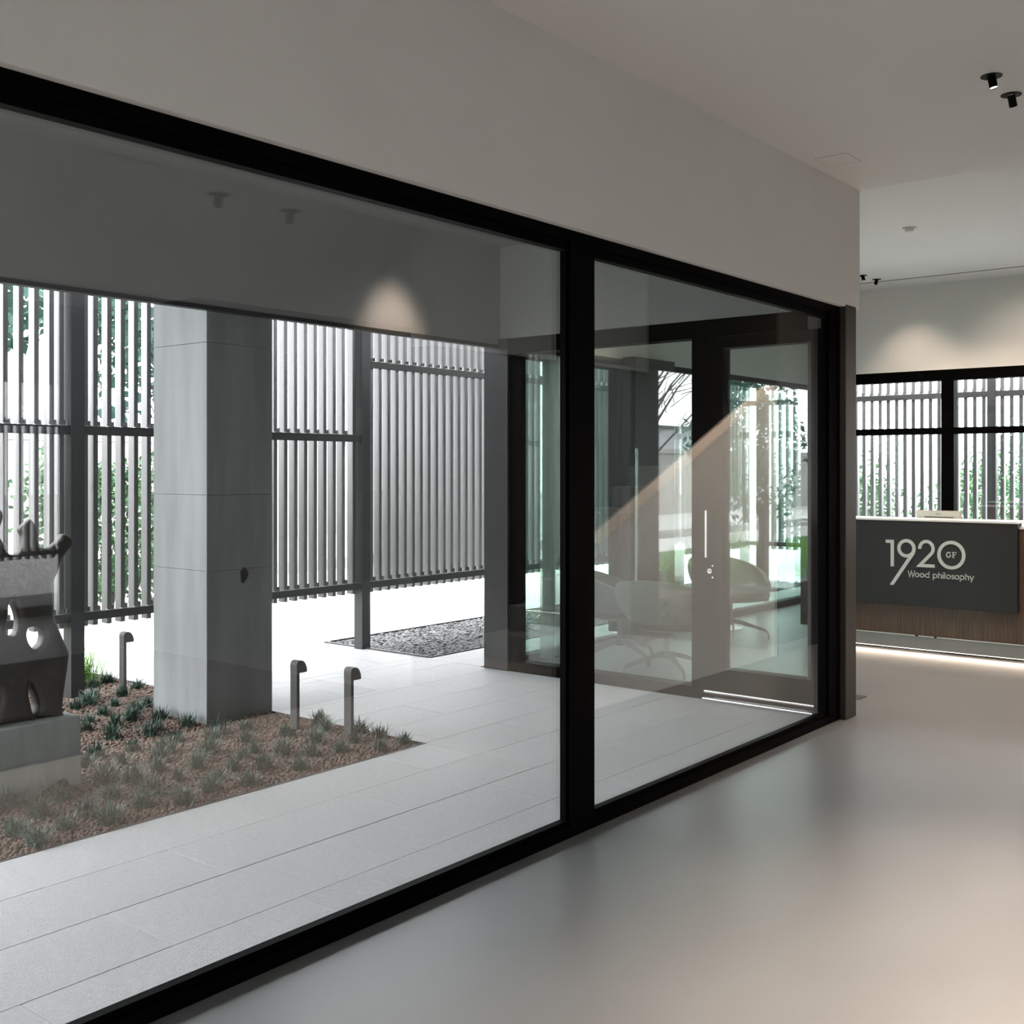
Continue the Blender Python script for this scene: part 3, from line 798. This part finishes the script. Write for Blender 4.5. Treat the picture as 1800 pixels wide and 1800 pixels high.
# the light they throw, plus added downlights without fittings to lift walls and ceiling
for x, y, z, p, ang in [(.5, .40, ZC - .09, 480, 70), (2.0, .45, ZC - .09, 480, 70), (3.5, .60, ZC - .09, 560, 66), (5.1, 1.41, ZC - .09, 45, 60), (4.25, -.36, ZC - .13, 330, 84), (-1, -.4, ZC - .1, 420, 90),
                        (7.7, 1.8, ZF - .1, 75, 120), (8.5, 2.3, ZF - .1, 110, 140), (10.6, .8, ZF - .1, 150, 140), (10.9, 3.3, ZF - .1, 120, 140), (7.6, 3.9, ZF - .1, 60, 140)]:
    lamp('downlight_and_fill', 'SPOT', (x, y, z), p, WARM, (x + .02, y, 0), .05, ang, 1.0)
lamp('wall_wash_and_fill', 'SPOT', (11.30, 4.13, ZF - .08), 20, WARM, (12.1, 4.13, 2.3), .03, 70, 1.0)
lamp('wall_wash_and_fill', 'SPOT', (10.9, 2.7, ZF - .08), 22, WARM, (12.1, 2.9, 2.3), .03, 84, 1.0)  # second wash added without a fitting, lifts the far wall
lamp('patio_wash_lamp', 'SPOT', (5.31, 4.72, 3.12), 70, WARM, (5.31, 5.30, 2.30), .08, 50, 1.0)
lamp('stair_fill_lamp', 'SPOT', (6.2, 2.3, ZC - .1), 130, WARM, (7.0, 1.43, .7), .04, 84, 1.0)  # added unseen spot that brightens the mirrored parapet and nearby floor
# ---- other ceiling and floor fittings
t = thing('smoke_detector', 'white round smoke detector on the far ceiling', 'smoke detector', (9.18, 3.19, ZF))
MB().lathe([(.001, 0), (.055, 0), (.055, -.012), (.001, -.012)], (9.18, 3.19, ZF), 28).obj('base', M['plastic'], t, True)
MB().lathe([(.036, -.012), (.034, -.028), (.02, -.036), (.001, -.037)], (9.18, 3.19, ZF), 28).obj('sensor', M['plastic'], t, True)
t = thing('ceiling_hatch', 'flush square access hatch in the near ceiling', 'hatch', (5.925, 2.455, ZC))
fr = MB()
for a, b, c_, d_ in ((5.825, 6.03, 2.36, 2.3625), (5.825, 6.03, 2.5485, 2.551), (5.825, 5.8275, 2.36, 2.551), (6.0275, 6.03, 2.36, 2.551)):
    fr.box(a, b, c_, d_, ZC - .0012, ZC)
fr.obj('frame', M['hatchm'], t); MB().box(5.8285, 6.0265, 2.3635, 2.5475, ZC - .0012, ZC).obj('lid', M['ceil'], t)
sl = MB()
sl.box(11.60, 11.625, OY, LY, ZF - .003, ZF)
tag(sl.obj('slot_diffuser', M['plinth']), 'thin linear slot diffuser along the far ceiling edge', 'air vent')
y = -5.4
vb = MB()
while y < LY:
    vb.box(11.606, 11.619, y, y + .06, ZF - .0036, ZF - .003); y += .075
vb.obj('vent_opening', M['joint'], [o for o in S.objects if o.name == 'slot_diffuser'][0])
tag(MB().bbox(7.07, 7.20, 2.78, 2.91, -.001, .004, .001).obj('floor_socket', M['bollard']), 'dark square floor socket plate behind the end post', 'floor socket')


# ---- lounge chairs
def chair(label):
    t = thing('lounge_chair', label, 'lounge chair', (0, 0, 0), 0, 'grey lounge chairs')
    n, mrow = 40, 9
    v, fc = [], []
    def surf(thick):
        vv = []
        for j in range(mrow):
            q = j / (mrow - 1)
            for i in range(n + 1):
                a = R(-128 + 256 * i / n)           # 0 = straight back (-x)
                k = abs(a) / R(128)
                top = .715 - .21 * k ** 2.0 - .012 * k
                bot = .335
                z = bot + (top - bot) * q
                g = .20 + .165 * (1 - (1 - q) ** 2.4) - .012 * max(0, (q - .8) / .2) ** 2
                rx, ry = g * 1.0 - thick, g * 1.02 - thick
                vv.append((-math.cos(a) * rx - .02 * q, math.sin(a) * ry, z))
        return vv
    o_, i_ = surf(0), surf(.04)
    N = len(o_); v = o_ + i_; W_ = n + 1
    for j in range(mrow - 1):
        for i in range(n):
            a, b, c_, d_ = j * W_ + i, j * W_ + i + 1, (j + 1) * W_ + i + 1, (j + 1) * W_ + i
            fc += [(a, d_, c_, b), (N + a, N + b, N + c_, N + d_)]
    for i in range(n):
        j = mrow - 1
        fc += [(j * W_ + i, N + j * W_ + i, N + j * W_ + i + 1, j * W_ + i + 1), (i, i + 1, N + i + 1, N + i)]
    for j in range(mrow - 1):
        fc += [(j * W_, N + j * W_, N + (j + 1) * W_, (j + 1) * W_)[::-1], (j * W_ + n, N + j * W_ + n, N + (j + 1) * W_ + n, (j + 1) * W_ + n)]
    MB().add(v, fc).obj('shell', M['fabric'], t, True)
    MB().lathe([(.001, .325), (.16, .327), (.212, .337), (.20, .35), (.001, .35)], (0, 0, 0), 32).obj('shell_base', M['fabric'], t, True)
    cu = MB()
    prof = [(.001, .345), (.26, .348), (.30, .365), (.31, .395), (.295, .425), (.24, .438), (.001, .44)]
    cu.lathe(prof, (0, 0, 0), 32)
    cu.v = [(x * 1.02 + .055, y * .98, z) for x, y, z in cu.v]
    cu.obj('seat_cushion', M['cushion'], t, True)
    MB().lathe([(.045, .326), (.022, .30), (.019, .17), (.03, .15), (.03, .12), (.01, .115)], (0, 0, 0), 16).obj('stem', M['legm'], t, True)
    for k in range(4):
        a = R(45 + 90 * k); u = Vector((math.cos(a), math.sin(a), 0)); w_ = Vector((-math.sin(a), math.cos(a), 0))
        b = MB(); sec = [(.0, .158, .012, .02), (.10, .14, .011, .018), (.28, .085, .008, .013), (.315, .07, .008, .011), (.33, .045, .0075, .009), (.334, .0, .0075, .007)]
        vv, ff = [], []
        for i, (r_, z, hw, hh) in enumerate(sec):
            up = Vector((0, 0, 1)) if i < 4 else (u if i > 4 else (Vector((0, 0, 1)) + u).normalized())
            p = u * r_ + Vector((0, 0, z))
            for sx, sy in ((-1, -1), (1, -1), (1, 1), (-1, 1)):
                q = p + w_ * hw * sx + up * hh * sy
                vv.append((q.x, q.y, max(0, q.z)))
        for i in range(len(sec) - 1):
            for k2 in range(4):
                ff.append((i * 4 + k2, i * 4 + (k2 + 1) % 4, i * 4 + 4 + (k2 + 1) % 4, i * 4 + 4 + k2))
        ff += [(3, 2, 1, 0), tuple(range(len(vv) - 4, len(vv)))]
        b.add(vv, ff).obj('leg', M['legm'], t)
    return t


c0 = chair('grey tub lounge chair with its back to the patio, nearest the glass')
c0.location = (7.05, 4.22, 0); c0.rotation_euler = (0, 0, R(8))
dup(c0, (7.36, 4.93 - .1, 0), R(-62), 'grey tub lounge chair half hidden behind the black mullion')
dup(c0, (8.95, 4.70, 0), R(-112), 'grey tub lounge chair facing the room beside the counter')
t = thing('side_table', 'round white side table with disc base behind the door stile', 'side table', (9.45, 5.03, 0))
MB().lathe([(.001, 0), (.17, 0), (.175, .006), (.16, .012), (.001, .014)], (9.45, 5.03, 0), 32).obj('base', M['whitem'], t, True)
MB().tube([(9.45, 5.03, .012), (9.45, 5.03, .42)], .018, 12).obj('stem', M['whitem'], t, True)
MB().lathe([(.001, .42), (.21, .42), (.215, .43), (.21, .44), (.001, .44)], (9.45, 5.03, 0), 32).obj('table_top', M['whitem'], t, True)


# ---- sheer curtains inside the lounge windows
def curtain(x0_, x1_, label, y=LY - .06):
    n = int((x1_ - x0_) / .012); v, fc = [], []
    for z in (.02, 1.2, 2.40):
        for i in range(n + 1):
            x = x0_ + (x1_ - x0_) * i / n
            v.append((x, y + .026 * math.sin(i * .42) * (1 - .25 * z / 2.4) + .008 * math.sin(i * .17 + z), z))
    W_ = n + 1
    for j in range(2):
        for i in range(n):
            fc.append((j * W_ + i, j * W_ + i + 1, (j + 1) * W_ + i + 1, (j + 1) * W_ + i))
    m = MB().add(v, fc).mesh('curtain', M['curtain'], True)
    tag(link('curtain', m), label, 'curtain', 'sheer curtains at the lounge windows')


cm = bpy.data.materials.new('sheer_fabric'); cm.use_nodes = True; nt = cm.node_tree
for nn in list(nt.nodes): nt.nodes.remove(nn)
o_ = nt.nodes.new('ShaderNodeOutputMaterial'); mx = nt.nodes.new('ShaderNodeMixShader'); mx2 = nt.nodes.new('ShaderNodeMixShader')
df = nt.nodes.new('ShaderNodeBsdfDiffuse'); tl = nt.nodes.new('ShaderNodeBsdfTranslucent'); tp = nt.nodes.new('ShaderNodeBsdfTransparent')
wv = nt.nodes.new('ShaderNodeTexNoise'); wv.inputs['Scale'].default_value = 300
cr_ = nt.nodes.new('ShaderNodeValToRGB'); cr_.color_ramp.elements[0].color = (.36, .35, .35, 1); cr_.color_ramp.elements[1].color = (.44, .43, .43, 1)
nt.links.new(wv.outputs['Fac'], cr_.inputs[0]); nt.links.new(cr_.outputs[0], df.inputs[0]); nt.links.new(cr_.outputs[0], tl.inputs[0])
mx.inputs[0].default_value = .35; mx2.inputs[0].default_value = .34
nt.links.new(df.outputs[0], mx.inputs[1]); nt.links.new(tl.outputs[0], mx.inputs[2])
nt.links.new(mx.outputs[0], mx2.inputs[1]); nt.links.new(tp.outputs[0], mx2.inputs[2]); nt.links.new(mx2.outputs[0], o_.inputs[0])
M['curtain'] = cm
curtain(6.87, 7.42, 'grey sheer curtain gathered at the left lounge window')

# ---- staircase with white parapet, out of frame and seen only in the glass
st = thing('staircase', 'white staircase parapet mirrored in the second glass pane', 'staircase', (5.65, .7, 0))
YP = 1.43
zt_ = lambda x: 1.01 + .452 * (x - 5.74)
MB().prism([(5.74, 0), (8.32, 0), (8.32, zt_(8.32) - .02), (5.80, zt_(5.80) - .02), (5.74, zt_(5.80) - .02)], 1, YP - .12, YP).obj('parapet', M['plaster'], st)
MB().prism([(5.735, zt_(5.80) - .02), (5.80, zt_(5.80) - .02), (8.32, zt_(8.32) - .02), (8.32, zt_(8.32)), (5.80, zt_(5.80)), (5.735, zt_(5.80))], 1, YP - .123, YP + .003).obj('coping', M['warmfloor'], st)
for k in range(9):
    MB().box(5.75 + .27 * k, 5.75 + .27 * (k + 1) + .02, .3, YP - .12, .0 + .17 * k, .17 * (k + 1)).obj('step', M['plinth'], st)
w = MB(); w.box(5.6, 10.9, .0, .2, 0, 2.35)
struct('wall_stair', w, M['darkwood'], 'dark wood cladding behind the staircase')
w = MB(); w.box(8.36, 10.9, .2, YP, 0, ZF)
struct('wall_stair_end', w, M['darkwood'], 'dark wood block at the end of the staircase')
w = MB(); w.box(5.6, 10.9, .0, .2, 2.35, ZF)
struct('wall_stair_top', w, M['plaster'], 'white wall above the stair cladding')
tag(MB().bbox(-2.9, 5.3, -2.95, -.04, 0, .012, .003).obj('floor_rug', M['rug']), 'dark charcoal rug covering the hall floor behind the camera', 'rug')

# ================================================================== OUTDOORS
lw2 = MB(); lw2.box(-30, -1.3, 4.0, 9.5, -.05, -.004); lw2.box(-30, 3.6, 9.5, 10.6, -.05, -.004)
tag(lw2.obj('lawn', M['lawn']), None, None, None, 'structure')['label'] = 'green lawn beside the patio'
gr = []
rg = random.Random(5)
gb = MB()
for i in range(5200):
    x, y = rg.uniform(-9, -1.4), rg.uniform(4.2, 9.4)
    a = rg.uniform(0, 6.28); hgt = rg.uniform(.12, .32); lx, ly2 = rg.gauss(0, .07), rg.gauss(0, .07)
    dx, dy = .006 * math.cos(a), .006 * math.sin(a)
    gb.add([(x - dx, y - dy, -.005), (x + dx, y + dy, -.005), (x + lx, y + ly2, hgt)], [(0, 1, 2)])
tag(gb.obj('lawn_grass', M['lime']), 'long green lawn blades mirrored in the door glass', 'grass', None, 'stuff')
kb = MB().box(-40, 20, 13.0, 13.2, -.06, .12)
struct('kerb', kb, M['wallpanel'], 'low concrete kerb beyond the screen')
bw = sempty('boundary_wall', (0, 0, 0), 'tall precast concrete boundary wall')
pm = MB().bbox(-1.21, 1.21, -.07, .07, -.06, 2.05, .012).mesh('wall_panel', M['wallpanel'])
for k in range(26):
    link('wall_panel', pm, bw, (-44 + 2.44 * k, 20, 0))
MB().box(-45.5, 19, 19.86, 20.14, 2.05, 2.2).obj('coping', M['wallpanel'], bw)
bd = thing('warehouse', 'pale clad warehouse behind the boundary wall', 'building', (-10, 34, 0))
MB().box(-40, 4, 30, 45, -.05, 3.6).obj('wall', M['bldg'], bd)
MB().box(-40.3, 4.3, 29.7, 45.3, 3.6, 3.75).obj('roof', M['rail'], bd)


def leafmesh(name, m, n, rx, ry, rz, size, seed, zc=0):
    rng = np.random.default_rng(seed)
    d = rng.normal(size=(n, 3)); d /= np.linalg.norm(d, axis=1)[:, None]
    p = d * (rng.uniform(.25, 1, (n, 1)) ** .5) * np.array([rx, ry, rz]) * (1 + .28 * np.sin(d[:, :1] * 5 + seed) * np.cos(d[:, 2:] * 4))
    p[:, 2] += zc
    u = rng.normal(size=(n, 3)); u /= np.linalg.norm(u, axis=1)[:, None]
    w_ = np.cross(u, rng.normal(size=(n, 3))); w_ /= np.linalg.norm(w_, axis=1)[:, None]
    s = size * rng.uniform(.6, 1.3, (n, 1))
    V = np.stack([p - u * s, p + w_ * s * .5, p + u * s, p - w_ * s * .5], 1).reshape(-1, 3)
    me = bpy.data.meshes.new(name)
    me.from_pydata(V.tolist(), [], np.arange(4 * n).reshape(-1, 4).tolist()); me.materials.append(m)
    return me


def tree(name, label, x, y, crown, trunk_h, cr, m, seed, bare=False, group='trees beyond the screens', n=2600, size=.06):
    t = thing(name, label, 'tree' if trunk_h else 'shrub', (x, y, 0), 0, group)
    rng = random.Random(seed)
    b = MB()
    top = crown[2] if trunk_h else .8
    b.tube([(x, y, -.06), (x + .05, y, max(.3, trunk_h) * .6), (x + .12, y + .05, top)], [.10 if trunk_h else .02, .08 if trunk_h else .02, .03 if trunk_h else .01], 8)
    for k in range(9 if trunk_h else 4):
        z0 = max(.25, trunk_h) * rng.uniform(.6, 1.0) + .2 * k * (1 if trunk_h else .3); a = rng.uniform(0, 6.28); l = cr[0] * rng.uniform(.6, 1.05)
        p0 = Vector((x + .05, y, z0)); p1 = p0 + Vector((math.cos(a) * l * .5, math.sin(a) * l * .5, l * .55)); p2 = p1 + Vector((math.cos(a + .4) * l * .5, math.sin(a + .4) * l * .5, l * .5))
        b.tube([p0, p1, p2], [.035, .02, .006] if trunk_h else [.01, .006, .003], 6)
        if bare:
            for q in range(7):
                a2 = a + rng.uniform(-1.2, 1.2); s_ = p0.lerp(p2, rng.uniform(.2, 1)); e_ = s_ + Vector((math.cos(a2), math.sin(a2), rng.uniform(.1, .9))) * l * rng.uniform(.3, .6)
                b.tube([s_, (s_ + e_) / 2 + Vector((0, 0, .05)), e_], [.012, .008, .003], 5)
    b.obj('trunk', M['bark'], t, True)
    if not bare:
        me = leafmesh('foliage', m, n, cr[0], cr[1], cr[2], size, seed, crown[2]); link('foliage', me, t)
    return t


tree('broadleaf_tree', 'blue green broadleaf tree seen between the leftmost slats', 4.6, 11.3, (0, 0, 3.6), 2.2, (1.6, 1.4, 1.7), M['leafb'], 11, n=5200, size=.085)
tree('broadleaf_tree', 'blue green broadleaf tree seen just left of the column', 8.2, 12.3, (0, 0, 3.9), 2.4, (1.6, 1.4, 1.6), M['leafb'], 12, n=5200, size=.085)
tree('leafy_shrub', 'green shrub behind the sculpture and slats', 3.9, 9.6, (0, 0, .85), 0, (1.0, .7, .75), M['leafa'], 13, group='shrubs beyond the screens', n=3800, size=.05)
tree('leafy_shrub', 'green shrub behind the slats left of the column', 6.2, 10.2, (0, 0, .9), 0, (.9, .7, .8), M['leafa'], 14, group='shrubs beyond the screens', n=3800, size=.05)
tree('leafy_shrub', 'green shrub outside the far windows, at the left', 16.6, 6.9, (0, 0, 1.0), 0, (.9, .95, .75), M['leafa'], 15, group='shrubs beyond the screens', n=5200, size=.042)
tree('leafy_shrub', 'green shrub outside the far windows, behind the monitor', 17.0, 4.75, (0, 0, .95), 0, (.9, .9, .8), M['leafa'], 16, group='shrubs beyond the screens', n=4600, size=.042)
tree('leafy_shrub', 'loose green shrub outside the far windows, at the right', 17.4, 2.6, (0, 0, .9), 0, (.9, .95, .9), M['leafa'], 17, group='shrubs beyond the screens', n=3200, size=.042)
tree('bare_tree', 'bare grey branched tree mirrored in the glazing beside the door', -9.5, 14.0, (0, 0, 5.2), 2.4, (2.4, 2.4, 2), None, 18, bare=True)
tree('conifer_tree', 'dark conifer tree mirrored in the glass door', -15.0, 14.2, (0, 0, 2.4), 1.0, (1.5, 1.5, 2.2), M['leafb'], 19, n=5200, size=.10)
tree('conifer_tree', 'second dark conifer tree mirrored at the door edge', -12.0, 9.6, (0, 0, 2.0), .8, (1.3, 1.3, 1.9), M['leafb'], 20, n=5200, size=.10)
